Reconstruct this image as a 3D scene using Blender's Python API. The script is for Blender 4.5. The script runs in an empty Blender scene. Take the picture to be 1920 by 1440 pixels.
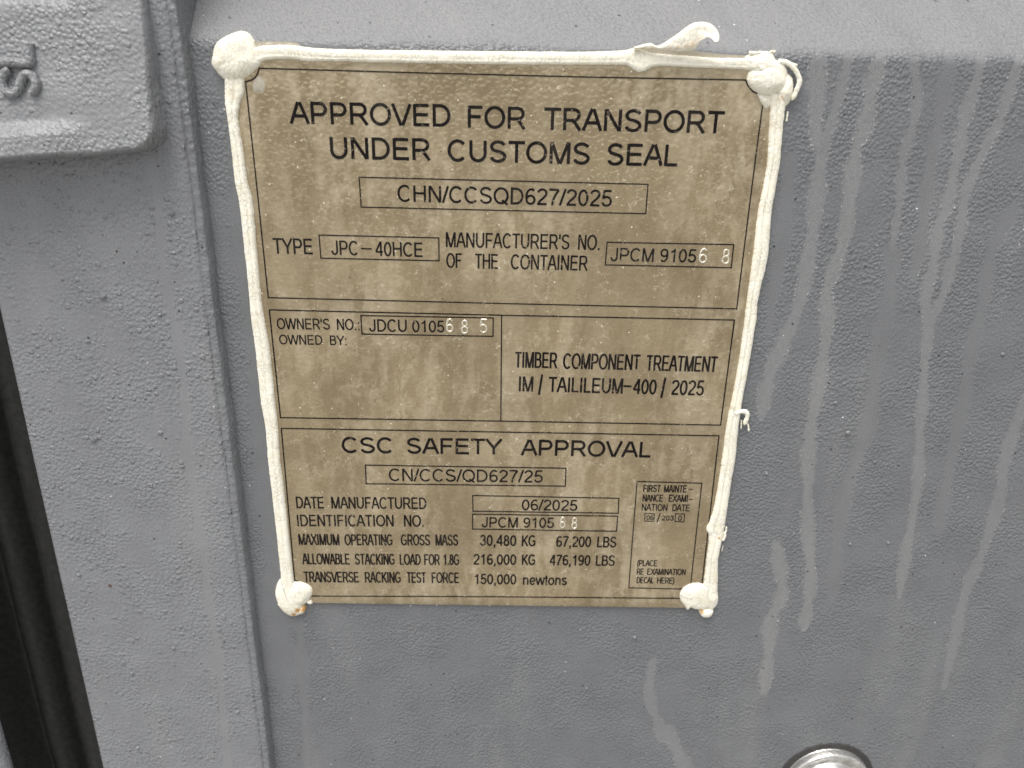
import bpy, math, random
import numpy as np
from mathutils import Vector, Matrix, noise

random.seed(7)
rng = np.random.default_rng(7)
S = bpy.context.scene
COL = S.collection

# ------------------------------------------------------------------ camera, sky, sun, exposure
F_PX = 1442.0                                   # focal length in photo pixels (26 mm phone lens)
PITCH, YAW, ROLL = 0.3683, -0.0155, 0.0228      # fitted from the ruled frames of the plate
BASE = Vector((-0.1, 0.0, 1.35))                # plate frame corner -> world
CAM = Vector((0.0996, -0.3189, -0.0044)) + BASE

def cam_axes():
    f = Vector((0, math.cos(PITCH), -math.sin(PITCH)))
    u = Vector((0, math.sin(PITCH), math.cos(PITCH)))
    x = Vector((1, 0, 0))
    Z = Matrix.Rotation(YAW, 3, 'Z')
    f, u, x = Z @ f, Z @ u, Z @ x
    c, s = math.cos(ROLL), math.sin(ROLL)
    return x * c + u * s, u * c - x * s, f
AX, AU, AF = cam_axes()

cd = bpy.data.cameras.new('camera')
cam = bpy.data.objects.new('camera', cd)
COL.objects.link(cam)
cam.matrix_world = Matrix((
    (AX.x, AU.x, -AF.x, CAM.x), (AX.y, AU.y, -AF.y, CAM.y), (AX.z, AU.z, -AF.z, CAM.z), (0, 0, 0, 1)))
cd.sensor_fit = 'HORIZONTAL'
cd.sensor_width = 36.0
cd.lens = 36.0 * F_PX / 1920.0
cd.clip_start = 0.01
cd.clip_end = 400.0
cd.dof.use_dof = True
cd.dof.focus_distance = 0.335
cd.dof.aperture_fstop = 9.0
S.camera = cam

SUN_EL, SUN_AZ = math.radians(68), math.radians(212)   # azimuth clockwise from +Y: in front of the door, a little to the left
W = bpy.data.worlds.new('World')
S.world = W
W.use_nodes = True
nt = W.node_tree
bg = nt.nodes['Background']
sky = nt.nodes.new('ShaderNodeTexSky')
sky.sky_type = 'NISHITA'
sky.sun_disc = False
sky.sun_elevation = SUN_EL
sky.sun_rotation = SUN_AZ
sky.dust_density = 4.0
sky.ozone_density = 1.0
hs = nt.nodes.new('ShaderNodeHueSaturation')           # overcast: the sky is nearly grey
hs.inputs['Saturation'].default_value = 0.22
nt.links.new(sky.outputs[0], hs.inputs['Color'])
nt.links.new(hs.outputs[0], bg.inputs[0])
bg.inputs[1].default_value = 0.12

sd = bpy.data.lights.new('sun', 'SUN')
sd.energy = 1.5
sd.angle = math.radians(35)
sd.color = (1.0, 0.965, 0.92)
sun = bpy.data.objects.new('sun', sd)
COL.objects.link(sun)
sdir = Vector((math.sin(SUN_AZ) * math.cos(SUN_EL), math.cos(SUN_AZ) * math.cos(SUN_EL), math.sin(SUN_EL)))
sun.rotation_euler = sdir.to_track_quat('Z', 'Y').to_euler()
sun.location = sdir * 5

S.render.engine = 'CYCLES'
S.view_settings.view_transform = 'Standard'
S.view_settings.look = 'None'
S.view_settings.gamma = 1.0
S.view_settings.use_curve_mapping = False
S.view_settings.exposure = 0.86
S.cycles.max_bounces = 5
S.cycles.diffuse_bounces = 3
S.cycles.glossy_bounces = 3

# ------------------------------------------------------------------ helpers
Y_PLATE, Y_PANEL, Y_POST = 0.0, 0.0015, -0.0024        # depths of plate face, door sheet, post face
def P(px, py, y=Y_PLATE):
    """photo pixel -> point on the door-parallel plane at depth y"""
    d = AX * ((px - 960) / F_PX) + AU * ((720 - py) / F_PX) + AF
    t = (y - CAM.y) / d.y
    return CAM + d * t

def mesh(name, verts, faces, mat, parent=None, smooth=True, kind=None):
    me = bpy.data.meshes.new(name)
    base = parent.location if parent is not None and parent.type == 'EMPTY' else \
        (parent.parent.location if parent is not None and parent.parent is not None else Vector())
    v = np.asarray([tuple(p) for p in verts], float) if not isinstance(verts, np.ndarray) else verts
    if len(v): v = v - np.array(base)
    me.from_pydata(v.tolist(), [], [tuple(int(i) for i in f) for f in faces])
    me.materials.append(mat)
    if smooth:
        me.polygons.foreach_set('use_smooth', [True] * len(me.polygons))
    me.update()
    o = bpy.data.objects.new(name, me)
    COL.objects.link(o)
    if parent is not None: o.parent = parent
    if kind: o['kind'] = kind
    return o

def thing(name, label, cat, loc):
    o = bpy.data.objects.new(name, None)
    o.empty_display_size = 0.02
    COL.objects.link(o)
    o.location = loc
    o['label'] = label
    o['category'] = cat
    return o

def gridfaces(nu, nv, flip=False):
    f = []
    for i in range(nu - 1):
        for j in range(nv - 1):
            a, b, c, d = i * nv + j, (i + 1) * nv + j, (i + 1) * nv + j + 1, i * nv + j + 1
            f.append((a, d, c, b) if flip else (a, b, c, d))
    return f

def resample(pts, n, smooth=True):
    """Catmull-Rom through pts (k,m) -> n points"""
    p = np.asarray(pts, float)
    k = len(p)
    t = np.linspace(0, k - 1, n)
    i = np.clip(t.astype(int), 0, k - 2)
    u = (t - i)[:, None]
    g = lambda q: p[np.clip(q, 0, k - 1)]
    p0, p1, p2, p3 = g(i - 1), g(i), g(i + 1), g(i + 2)
    if not smooth: return p1 + (p2 - p1) * u
    return 0.5 * (2 * p1 + (p2 - p0) * u + (2 * p0 - 5 * p1 + 4 * p2 - p3) * u ** 2 + (3 * p1 - p0 - 3 * p2 + p3) * u ** 3)

def nz(x, y=0.0, z=0.0):
    return noise.noise((x, y, z))

# ------------------------------------------------------------------ materials
class N:
    """tiny node-graph helper"""
    def __init__(s, name):
        s.m = bpy.data.materials.new(name); s.m.use_nodes = True
        s.t = s.m.node_tree; s.b = s.t.nodes['Principled BSDF']
        p = s.n('ShaderNodeNewGeometry').outputs['Position']
        d = s.n('ShaderNodeMapping'); s.L(p, d.inputs[0])            # door plane (x,z) -> (u,v); depth sheared in so edges do not smear
        d.inputs['Rotation'].default_value = (math.radians(-90), 0, 0)
        sp = s.n('ShaderNodeSeparateXYZ'); s.L(p, sp.inputs[0])
        cb = s.n('ShaderNodeCombineXYZ')
        s.t.nodes.remove(d)
        s.L(s.math('MULTIPLY_ADD', sp.outputs[1], 0.8, sp.outputs[0]), cb.inputs[0])
        s.L(s.math('MULTIPLY_ADD', sp.outputs[1], 0.55, sp.outputs[2]), cb.inputs[1])
        s.pos = cb.outputs[0]
    def n(s, typ, **kw):
        o = s.t.nodes.new(typ)
        for k, v in kw.items(): setattr(o, k, v)
        return o
    def L(s, a, b): s.t.links.new(a, b)
    def put(s, inp, v):
        if hasattr(v, 'is_linked') or hasattr(v, 'links'): s.L(v, inp)
        else: inp.default_value = v
    def math(s, op, a, b=0.0, c=None, clamp=False):
        o = s.n('ShaderNodeMath', operation=op, use_clamp=clamp)
        s.put(o.inputs[0], a); s.put(o.inputs[1], b)
        if c is not None: s.put(o.inputs[2], c)
        return o.outputs[0]
    def ss(s, v, lo, hi, a=0.0, b=1.0):
        o = s.n('ShaderNodeMapRange', interpolation_type='SMOOTHSTEP')
        s.put(o.inputs[0], v)
        for i, q in enumerate((lo, hi, a, b)): s.put(o.inputs[i + 1], q)
        return o.outputs[0]
    def scale(s, v, sc):
        o = s.n('ShaderNodeVectorMath', operation='MULTIPLY'); s.put(o.inputs[0], v); o.inputs[1].default_value = sc
        return o.outputs[0]
    def vadd(s, a, b):
        o = s.n('ShaderNodeVectorMath', operation='ADD'); s.put(o.inputs[0], a); s.put(o.inputs[1], b)
        return o.outputs[0]
    def noise(s, sc, det=2.0, rough=0.5, vec=None, dist=0.0, col=False):
        o = s.n('ShaderNodeTexNoise', noise_dimensions='2D'); s.put(o.inputs['Vector'], vec if vec is not None else s.pos)
        o.inputs['Scale'].default_value = sc; o.inputs['Detail'].default_value = det
        o.inputs['Roughness'].default_value = rough; o.inputs['Distortion'].default_value = dist
        return o.outputs['Color' if col else 'Fac']
    def vor(s, sc, vec=None, feature='F1', out='Distance', rnd=1.0, smooth=None):
        o = s.n('ShaderNodeTexVoronoi', feature=feature, voronoi_dimensions='2D'); s.put(o.inputs['Vector'], vec if vec is not None else s.pos)
        o.inputs['Scale'].default_value = sc; o.inputs['Randomness'].default_value = rnd
        if smooth is not None: o.inputs['Smoothness'].default_value = smooth
        return o
    def mix(s, f, a, b):
        o = s.n('ShaderNodeMix', data_type='RGBA'); s.put(o.inputs[0], f)
        s.put(o.inputs[6], a if not isinstance(a, tuple) else (*a, 1)); s.put(o.inputs[7], b if not isinstance(b, tuple) else (*b, 1))
        return o.outputs[2]
    def attr(s, name):
        return s.n('ShaderNodeAttribute', attribute_name=name).outputs['Fac']
    def bump(s, h, dist, strength=1.0, normal=None):
        o = s.n('ShaderNodeBump'); o.inputs['Distance'].default_value = dist
        s.put(o.inputs['Strength'], strength)
        s.put(o.inputs['Height'], h)
        if normal is not None: s.L(normal, o.inputs['Normal'])
        return o.outputs[0]
    def out(s, col, rough=0.5, metal=0.0, spec=0.5, normal=None):
        s.put(s.b.inputs['Base Color'], col if not isinstance(col, tuple) else (*col, 1))
        s.put(s.b.inputs['Roughness'], rough); s.put(s.b.inputs['Metallic'], metal)
        s.put(s.b.inputs['Specular IOR Level'], spec)
        if normal is not None: s.L(normal, s.b.inputs['Normal'])
        return s.m
    def dots(s, sc, radius, keep, vec=None):
        """sparse round dots: mask 0..1"""
        v = s.vor(sc, vec)
        sep = s.n('ShaderNodeSeparateColor'); s.L(v.outputs['Color'], sep.inputs[0])
        on = s.math('LESS_THAN', sep.outputs[0], keep)
        r = s.math('MULTIPLY', sep.outputs[1], radius)
        d = s.math('SUBTRACT', r, v.outputs['Distance'])
        return s.math('MULTIPLY', s.ss(d, 0.0, radius * 0.25), on), d, on

def paint(name, base, blister=1.0, grain=1.0, size=1.0, streaks=True, rough=0.42, pebble=0.6):
    g = N(name)
    warp = g.vadd(g.pos, g.scale(g.noise(330 / size, 1, col=True), (0.0007, 0.0007, 0)))
    # pebbled paint: close-set small domes, scattered larger blisters, fine grain
    b2 = g.vor(430 / size, warp).outputs['Distance']
    peb = g.ss(b2, 0.62, 0.12)
    b1 = g.vor(250 / size, warp)
    s1 = g.n('ShaderNodeSeparateColor'); g.L(b1.outputs['Color'], s1.inputs[0])
    r1 = g.ss(s1.outputs[0], 0.45, 1.0, 0.0, 0.46)
    dd = g.math('SUBTRACT', r1, b1.outputs['Distance'])
    bl = g.ss(dd, 0.0, 0.26)
    swell = g.noise(150, 2, 0.55)
    fine = g.noise(1300, 2, 0.6)
    h = g.math('MULTIPLY_ADD', bl, 0.95 * blister, g.math('MULTIPLY', peb, pebble))
    h = g.math('MULTIPLY_ADD', swell, 0.5, h)
    st = g.ss(g.noise(38, 2, 0.55), 0.30, 0.62, 0.30, 1.0)
    col = g.mix(g.ss(g.noise(45, 4, 0.62), 0.25, 0.75), tuple(c * 0.94 for c in base), tuple(c * 1.06 for c in base))
    rgh = rough
    if streaks:
        sdf = g.math('MULTIPLY_ADD', g.math('SUBTRACT', g.noise(170, 4, 0.65), 0.5), 1.3, g.attr('run_shape'))
        run = g.ss(sdf, -0.35, 0.45)
        broken = g.ss(g.noise(420, 4, 0.75), 0.25, 0.68, 0.45, 1.0)
        dm = g.math('MULTIPLY', g.math('MULTIPLY', run, g.attr('run_dust')), broken, clamp=True)
        col = g.mix(dm, col, (0.245, 0.242, 0.235))
        crisp = g.math('MULTIPLY', g.math('MULTIPLY', g.ss(g.math('ABSOLUTE', sdf), 0.25, 0.0), g.attr('run_dust')), g.ss(g.noise(900, 3, 0.7), 0.56, 0.70))
        col = g.mix(crisp, col, (0.55, 0.54, 0.52))
        st = g.math('MULTIPLY', st, g.math('SUBTRACT', 1.0, g.math('MULTIPLY', run, 0.9)))
        rgh = g.math('MULTIPLY_ADD', dm, 0.35, rough, clamp=True)
    if streaks:   # upward-facing fold: sandy dust, with skylight's brightening painted into the colour
        sl = g.math('MULTIPLY', g.attr('settled_dust'), g.ss(g.noise(30, 4, 0.6, g.scale(g.pos, (2.0, 0.5, 1))), 0.2, 0.75, 0.55, 1.0))
        sand = g.noise(760, 3, 0.75, g.scale(g.pos, (1.2, 0.8, 1)))
        col = g.mix(g.math('MULTIPLY', sl, g.ss(sand, 0.30, 0.60, 0.15, 1.15)), col, (0.205, 0.205, 0.206))
        st = g.math('MULTIPLY', st, g.math('MULTIPLY_ADD', sl, -0.7, 1.0))
        rgh = g.math('MULTIPLY_ADD', sl, 0.3, rgh, clamp=True)
    film = g.ss(g.noise(9, 4, 0.6, g.scale(g.pos, (3.5, 0.7, 1))), 0.50, 0.85, 0.0, 0.16)
    col = g.mix(film, col, (0.33, 0.325, 0.315))
    gr = g.ss(g.noise(2300, 1, 0.5), 0.3, 0.7, 1 - 0.20 * grain, 1 + 0.20 * grain)
    mm = g.n('ShaderNodeVectorMath', operation='SCALE'); g.L(col, mm.inputs[0]); g.L(gr, mm.inputs['Scale']); col = mm.outputs[0]
    dk, _, _ = g.dots(150, 0.10, 0.14)
    col = g.mix(g.math('MULTIPLY', dk, 0.8), col, (0.02, 0.02, 0.022))
    wt, _, _ = g.dots(150, 0.06, 0.12, g.vadd(g.pos, (0.37, 0.23, 0)))
    wt = g.math('MULTIPLY', wt, g.ss(g.noise(20, 1), 0.45, 0.6))
    col = g.mix(g.math('MULTIPLY', wt, 0.8), col, (0.8, 0.8, 0.78))
    hf = g.math('MULTIPLY_ADD', fine, 0.10 * grain, g.math('MULTIPLY', h, st))
    n = g.bump(hf, 0.00048 * size)
    return g.out(col, rgh, 0.0, 0.5, n)

PAINT = (0.142, 0.146, 0.152)
M_panel = paint('grey_door_paint', PAINT, 0.55, 0.9, 0.72, pebble=0.75)
M_post = paint('grey_post_paint', (0.190, 0.194, 0.202), 1.15, 0.7, 0.80, pebble=0.6)
M_weld = paint('grey_weld_paint', (0.165, 0.169, 0.176), 0.6, 0.8, 0.8, False)
M_cast = paint('grey_casting_paint', (0.205, 0.208, 0.213), 1.0, 0.8, 0.85, False, 0.45, 0.7)

def plate_nodes(g):
    """relief shared by the sheet and the ink printed on it"""
    w = g.vadd(g.scale(g.pos, (1.0, 1.15, 1.0)), g.scale(g.noise(300, 1, col=True), (0.0012, 0.0012, 0)))
    peel = g.noise(260, 2.0, 0.5, w)
    b = g.vor(400, w).outputs['Distance']
    return g.math('MULTIPLY_ADD', g.ss(b, 0.6, 0.1), 0.5, peel)

def plate_material():
    g = N('stainless_plate')
    h = plate_nodes(g)
    # dried dusty water film running down
    vx = g.scale(g.pos, (1.0, 0.16, 1.0))
    vx = g.vadd(vx, g.scale(g.noise(90, 3, 0.6, col=True), (0.006, 0.004, 0.0)))
    run = g.noise(75, 3, 0.62, vx)
    m1 = g.ss(run, 0.43, 0.63)
    cl = g.noise(150, 6, 0.75, g.scale(g.pos, (1.0, 0.62, 1.0)))
    m2 = g.ss(cl, 0.42, 0.66)
    low = g.ss(g.noise(13, 2, 0.5), 0.30, 0.62)
    film = g.math('MULTIPLY', g.math('MULTIPLY_ADD', m2, 0.6, g.math('MULTIPLY', m1, 0.55), clamp=True), g.math('MULTIPLY_ADD', low, 0.7, 0.3))
    base = g.mix(g.ss(g.noise(30, 3, 0.5), 0.3, 0.7), (0.34, 0.270, 0.168), (0.42, 0.336, 0.212))
    col = g.mix(g.math('MULTIPLY', film, 0.56), base, (0.46, 0.395, 0.28))
    # fine pale scratches and crystals, with sky glints painted in as flecks
    e = g.vor(210, g.vadd(g.pos, g.scale(g.noise(240, 3, 0.6, col=True), (0.007, 0.007, 0.0))), 'DISTANCE_TO_EDGE').outputs['Distance']
    scr = g.math('MULTIPLY', g.ss(e, 0.03, 0.0), g.ss(g.noise(85, 3, 0.7), 0.50, 0.66))
    wt, _, _ = g.dots(420, 0.16, 0.06)
    fl = g.math('MAXIMUM', g.math('MULTIPLY', scr, 0.6), g.math('MULTIPLY', wt, 0.8))
    col = g.mix(fl, col, (0.80, 0.74, 0.60))
    dk, _, _ = g.dots(230, 0.07, 0.10)
    col = g.mix(g.math('MULTIPLY', dk, 0.8), col, (0.03, 0.027, 0.022))
    metal = g.math('MULTIPLY_ADD', film, -0.5, 0.85)
    metal = g.math('MULTIPLY', metal, g.math('SUBTRACT', 1.0, fl))
    rough = g.math('MULTIPLY_ADD', film, 0.25, 0.23)
    n = g.bump(h, 0.00022, g.math('MULTIPLY_ADD', film, -0.55, 1.0))
    return g.out(col, rough, metal, 0.5, n)
M_plate = plate_material()

def ink_material():
    g = N('black_print')
    h = plate_nodes(g)
    e = g.noise(520, 4, 0.75, g.scale(g.pos, (1.0, 1.7, 1.0)))
    patch = g.ss(g.noise(70, 2, 0.5), 0.46, 0.70)
    worn = g.math('MULTIPLY', g.ss(e, 0.61, 0.68), patch)
    film = g.ss(g.noise(75, 3, 0.62, g.scale(g.pos, (1, 0.16, 1))), 0.45, 0.66, 0.0, 0.05)
    col = g.mix(film, (0.007, 0.005, 0.005), (0.22, 0.19, 0.15))
    col = g.mix(worn, col, (0.42, 0.36, 0.26))
    return g.out(col, 0.6, 0.0, 0.12, g.bump(h, 0.00010))
M_ink = ink_material()

def stamp_material():
    g = N('stamped_metal')
    col = g.mix(g.ss(g.noise(900, 2), 0.35, 0.65), (0.62, 0.56, 0.44), (0.90, 0.86, 0.74))
    return g.out(col, 0.3, 0.75, 0.5, g.bump(g.noise(1500, 2), 0.0001))
M_stamp = stamp_material()

def seal_material(rust=False):
    g = N('ivory_sealant')
    vec = g.vadd(g.pos, g.scale(g.noise(500, 2, col=True), (0.0012, 0.0012, 0)))
    e = g.vor(560, vec, 'DISTANCE_TO_EDGE').outputs['Distance']
    crack = g.math('MULTIPLY', g.ss(e, 0.05, 0.0), g.ss(g.noise(120, 2), 0.36, 0.52))
    pore, _, _ = g.dots(900, 0.22, 0.16)
    tint = g.noise(160, 4, 0.6)
    col = g.mix(g.ss(tint, 0.3, 0.72), (0.80, 0.755, 0.61), (0.86, 0.825, 0.715))
    col = g.mix(g.math('MULTIPLY', crack, 0.42), col, (0.45, 0.37, 0.25))
    col = g.mix(g.math('MULTIPLY', pore, 0.45), col, (0.42, 0.38, 0.30))
    stain = g.ss(g.noise(110, 3, 0.6, g.vadd(g.pos, (1.3, 0.2, 0.4))), 0.60, 0.78, 0.0, 0.35)
    col = g.mix(stain, col, (0.60, 0.49, 0.30))
    if True:
        ru = g.attr('rust')
        rm = g.ss(g.math('MULTIPLY_ADD', g.math('SUBTRACT', g.noise(700, 3, 0.6), 0.5), 0.9, ru), 0.25, 1.0)
        col = g.mix(rm, col, (0.52, 0.27, 0.07))
    h = g.math('MULTIPLY_ADD', crack, -0.5, g.noise(650, 4, 0.65))
    h = g.math('MULTIPLY_ADD', pore, -0.35, h)
    return g.out(col, 0.62, 0.0, 0.4, g.bump(h, 0.00025))
M_seal = seal_material()

def smear_material():
    g = N('thin_sealant_smear')
    m = g.ss(g.math('MULTIPLY_ADD', g.noise(700, 4, 0.7), 1.0, g.attr('cover')), 0.78, 1.0)
    col = g.mix(m, (0.40, 0.36, 0.29), (0.74, 0.71, 0.62))
    return g.out(col, 0.5, 0.0, 0.4, g.bump(g.noise(900, 3), 0.00015))
M_smear = smear_material()

def simple(name, col, rough, metal=0.0, sc=400, bump=0.0002, var=0.25, spec=0.5):
    g = N(name)
    c = g.mix(g.ss(g.noise(sc, 4, 0.65), 0.3, 0.7), tuple(q * (1 - var) for q in col), tuple(min(1, q * (1 + var)) for q in col))
    return g.out(c, rough, metal, spec, g.bump(g.noise(sc * 2, 3), bump))
M_rubber = simple('black_rubber', (0.013, 0.013, 0.012), 0.62, 0, 300, 0.0001, 0.35, 0.3)
M_zinc = simple('zinc_plated_steel', (0.62, 0.61, 0.58), 0.36, 0.85, 260, 0.00025, 0.22)
M_dark = simple('dark_joint_compound', (0.03, 0.028, 0.026), 0.7, 0, 400, 0.0002)
M_ground = simple('concrete_yard', (0.29, 0.285, 0.27), 0.85, 0, 4, 0.002, 0.15)

# ------------------------------------------------------------------ unseen concrete sheet added below the frame to bounce light
gs = mesh('ground', [(-30, -40, 0), (30, -40, 0), (30, 20, 0), (-30, 20, 0)], [(0, 1, 2, 3)], M_ground, None, False)
gs['kind'] = 'structure'
gs['label'] = 'plain concrete yard under the container door'

# ------------------------------------------------------------------ run marks (dusty dried drips) as polylines on the sheet
RUNS = [  # (half width px, dust 0..1, points)
 (13, .55, [(1533,120),(1530,233),(1540,283),(1530,367),(1518,467),(1495,580),(1450,680),(1435,730),(1427,785)]),
 (10, .40, [(1590,108),(1577,167),(1560,227),(1547,260),(1543,300)]),
 (12, .60, [(1650,112),(1633,167),(1623,233),(1600,300),(1593,367),(1585,433),(1570,490),(1550,545),(1550,620),(1535,720),(1520,805),(1515,905),(1515,1005),(1520,1080),(1515,1130),(1507,1178)]),
 (9, .42, [(1713,115),(1720,183),(1707,250),(1693,300),(1687,367),(1672,470)]),
 (13, .10, [(1672,470),(1670,530),(1645,680),(1625,805),(1585,920),(1570,1030),(1560,1120)]),
 (12, .14, [(1782,112),(1763,217),(1750,283),(1737,350),(1727,433),(1715,520)]),
 (10, .52, [(1840,112),(1817,200),(1803,250),(1790,317),(1777,383),(1757,433),(1750,490),(1735,555),(1740,605),(1730,730),(1725,805),(1720,905),(1700,1030),(1685,1120)]),
 (10, .52, [(1912,112),(1887,187),(1870,233),(1837,300),(1810,360),(1803,417),(1788,480),(1770,545),(1745,600)]),
 (13, .12, [(1900,390),(1855,480),(1845,555),(1820,655),(1810,730),(1780,880),(1760,1000)]),
 (10, .42, [(1940,700),(1885,855),(1875,930),(1840,1040),(1812,1105),(1790,1200),(1770,1290)]),
 (11, .62, [(1455,1020),(1465,1080),(1465,1120),(1445,1160),(1440,1230),(1432,1300)]),
 (9, .45, [(1222,1240),(1218,1310),(1236,1360),(1240,1390)]),
 (11, .50, [(1255,1365),(1262,1395),(1285,1440),(1290,1500)]),
 (7, .40, [(1480,-60),(1472,0),(1462,60),(1457,90)]),
 (6, .25, [(700,-40),(704,60),(706,80)]),
 (9, .08, [(560,1170),(566,1260),(575,1440)]),
 (22, .0, [(440,180),(462,450),(490,800),(515,1080),(535,1300)]),
 (14, .10, [(1480,300),(1470,420),(1440,620)]),
]
POST_RUNS = [(8, .12, [(285,300),(298,400),(303,480),(313,547),(330,623),(343,713),(347,780),(353,847),(368,960),(380,1027),(390,1127),(407,1210),(413,1293),(425,1440),(430,1520)])]

def run_attrs(o, verts, runs, y):
    v = np.asarray(verts)
    best = np.full(len(v), -1.5); dust = np.zeros(len(v))
    for hw, du, pts in runs:
        c = np.array([P(a, b, y) for a, b in pts])[:, [0, 2]]
        c = resample(c, len(c) * 6)
        # real half width from the pixel scale at the middle
        m = pts[len(pts) // 2]
        w = abs((P(m[0] + hw, m[1], y) - P(m[0], m[1], y)).x)
        L = len(c)
        dmin = np.full(len(v), 1e9)
        for k in range(L - 1):
            a, b = c[k], c[k + 1]
            ab = b - a
            t = np.clip(((v[:, [0, 2]] - a) @ ab) / (ab @ ab), 0, 1)
            d = np.hypot(*(v[:, [0, 2]] - a - t[:, None] * ab).T)
            wid = w * (1.0 + 0.25 * math.sin(k * 0.7 + hw)) * min(1, (L - 1 - k) / 6 + 0.35)
            dmin = np.minimum(dmin, d / wid)
        s = np.clip(1 - dmin, -1.5, 1)
        up = s > best
        best = np.where(up, s, best); dust = np.where(up, du, dust)
    for nm, arr in (('run_shape', best), ('run_dust', dust)):
        a = o.data.attributes.new(nm, 'FLOAT', 'POINT')
        a.data.foreach_set('value', arr.astype(np.float32))

def axis(lo, a, b, hi, fine, coarse):
    """fine spacing inside [a,b], coarse outside"""
    L = list(np.arange(lo, a, coarse)) + list(np.arange(a, b, fine)) + list(np.arange(b, hi + coarse, coarse))
    return np.array(L)

# ------------------------------------------------------------------ container door: corrugated sheet, post, weld, gasket
door = thing('container_door', 'grey painted steel container door sheet with welded edge post and dusty drip marks', 'container door', (0, 0.0, 0.0))
XW0, XW1 = P(391, 250, Y_PANEL), P(503, 1420, Y_PANEL)     # weld foot on the sheet
XW = 0.5 * (XW0.x + XW1.x)
Z_BEND = P(1700, 106, Y_PANEL).z
SLOPE = math.radians(42)
def panel_y(z):
    """depth of the sheet: flat land, rounded bend, slope going back, next valley"""
    r = 0.006
    d = z - Z_BEND
    half = r * math.tan(SLOPE / 2)
    if d < -half: return Y_PANEL
    if d < half:
        t = (d + half) / (2 * half)
        return Y_PANEL + math.tan(SLOPE) * half * t * t
    y = math.tan(SLOPE) * d
    return Y_PANEL + min(y, 0.036)
xs = axis(XW - 0.012, XW - 0.004, P(1960, 400, Y_PANEL).x + 0.02, 0.55, 0.0012, 0.02)
zs = axis(0.95, P(960, 1480, Y_PANEL).z, Z_BEND + 0.05, 1.62, 0.0012, 0.02)
pv = np.zeros((len(xs) * len(zs), 3))
for i, x in enumerate(xs):
    for j, z in enumerate(zs):
        wob = 0.00035 * nz(x * 14, z * 14, 3.1) + 0.0002 * nz(x * 45, z * 40, 7.0)
        pv[i * len(zs) + j] = (x, panel_y(z) + wob, z)
panel = mesh('door_sheet', pv, gridfaces(len(xs), len(zs)), M_panel, door)
run_attrs(panel, pv, RUNS, Y_PANEL)
a = panel.data.attributes.new('settled_dust', 'FLOAT', 'POINT')
a.data.foreach_set('value', np.clip((pv[:, 2] - Z_BEND + 0.0008) / 0.004, 0, 1).astype(np.float32))

# post: front face with a rounded left edge, then its return into the gasket gap
E0, E1 = P(2, 606, Y_POST), P(186, 1438, Y_POST)
XE0 = 0.5 * (E0.x + E1.x)
print('weld x', XW0.x, XW1.x, 'edge x', E0.x, E1.x, 'bend z', Z_BEND)
R_E = 0.0035
XR = XW - 0.0030
prof = [(XE0 + 0.002, 0.05), (XE0, 0.045), (XE0, 0.02), (XE0, Y_POST + R_E)]
for k in range(1, 8):
    a = math.pi / 2 * k / 8
    prof.append((XE0 + R_E * (1 - math.cos(a)), Y_POST + R_E * (1 - math.sin(a))))
prof += [(x, Y_POST) for x in np.arange(XE0 + R_E, XR - 0.0045, 0.0015)]
for k in range(0, 7):
    a = math.pi / 2 * k / 6
    prof.append((XR - 0.0040 + 0.0040 * math.sin(a), Y_POST + 0.0034 * (1 - math.cos(a))))
prof += [(XR, 0.005), (XR, 0.02), (XR, 0.045)]
zp = axis(0.95, P(200, 1480, Y_POST).z - 0.01, Z_BEND + 0.07, 1.62, 0.0015, 0.02)
v = np.zeros((len(prof) * len(zp), 3))
for i, (x, y) in enumerate(prof):
    for j, z in enumerate(zp):
        wob = 0.0003 * nz(x * 20, z * 16, 9.0)
        v[i * len(zp) + j] = (x, y + wob, z)
post = mesh('edge_post', v, gridfaces(len(prof), len(zp)), M_post, door)
run_attrs(post, v, POST_RUNS, Y_POST)

# weld bead: overlapping ripples between the post edge and the sheet (it follows the sheet into the slope)
vz = np.arange(0.98, 1.60, 0.0011)
nu = 25
v = np.zeros((len(vz) * nu, 3))
for j, z in enumerate(vz):
    yb = panel_y(z)
    rip = 0.10 * math.sin(z * 1400 + 2.5 * nz(z * 60, 1.2)) + 0.30 * nz(z * 150, 4.0) + 0.3 * nz(z * 34, 8.0)
    wl = 0.0027 * (1 + 0.15 * nz(z * 90, 2.2) + 0.22 * nz(z * 25, 12.2))
    wr = 0.0026 * (1 + 0.18 * nz(z * 110, 5.5) + 0.2 * nz(z * 22, 15.5))
    h = 0.0023 * (1 + 0.55 * rip)
    for k in range(nu):
        u = -1.12 + 2.24 * k / (nu - 1)
        x = XR + (0.0006 + u * (wl if u < 0 else wr))
        t = (u + 1) / 2
        yl = Y_POST + 0.0013
        ya = yl if u < 0.4 else yl + (yb + 0.0008 - yl) * min(1, (u - 0.4) / 0.6) ** 1.3
        if abs(u) < 1:
            y = ya - h * math.sqrt(1 - u * u) ** 0.8
        else:
            y = ya + 0.004 * (abs(u) - 1) / 0.12
        v[j * nu + k] = (x, y, z)
mesh('weld_bead', v, gridfaces(len(vz), nu, True), M_weld, door)

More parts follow.
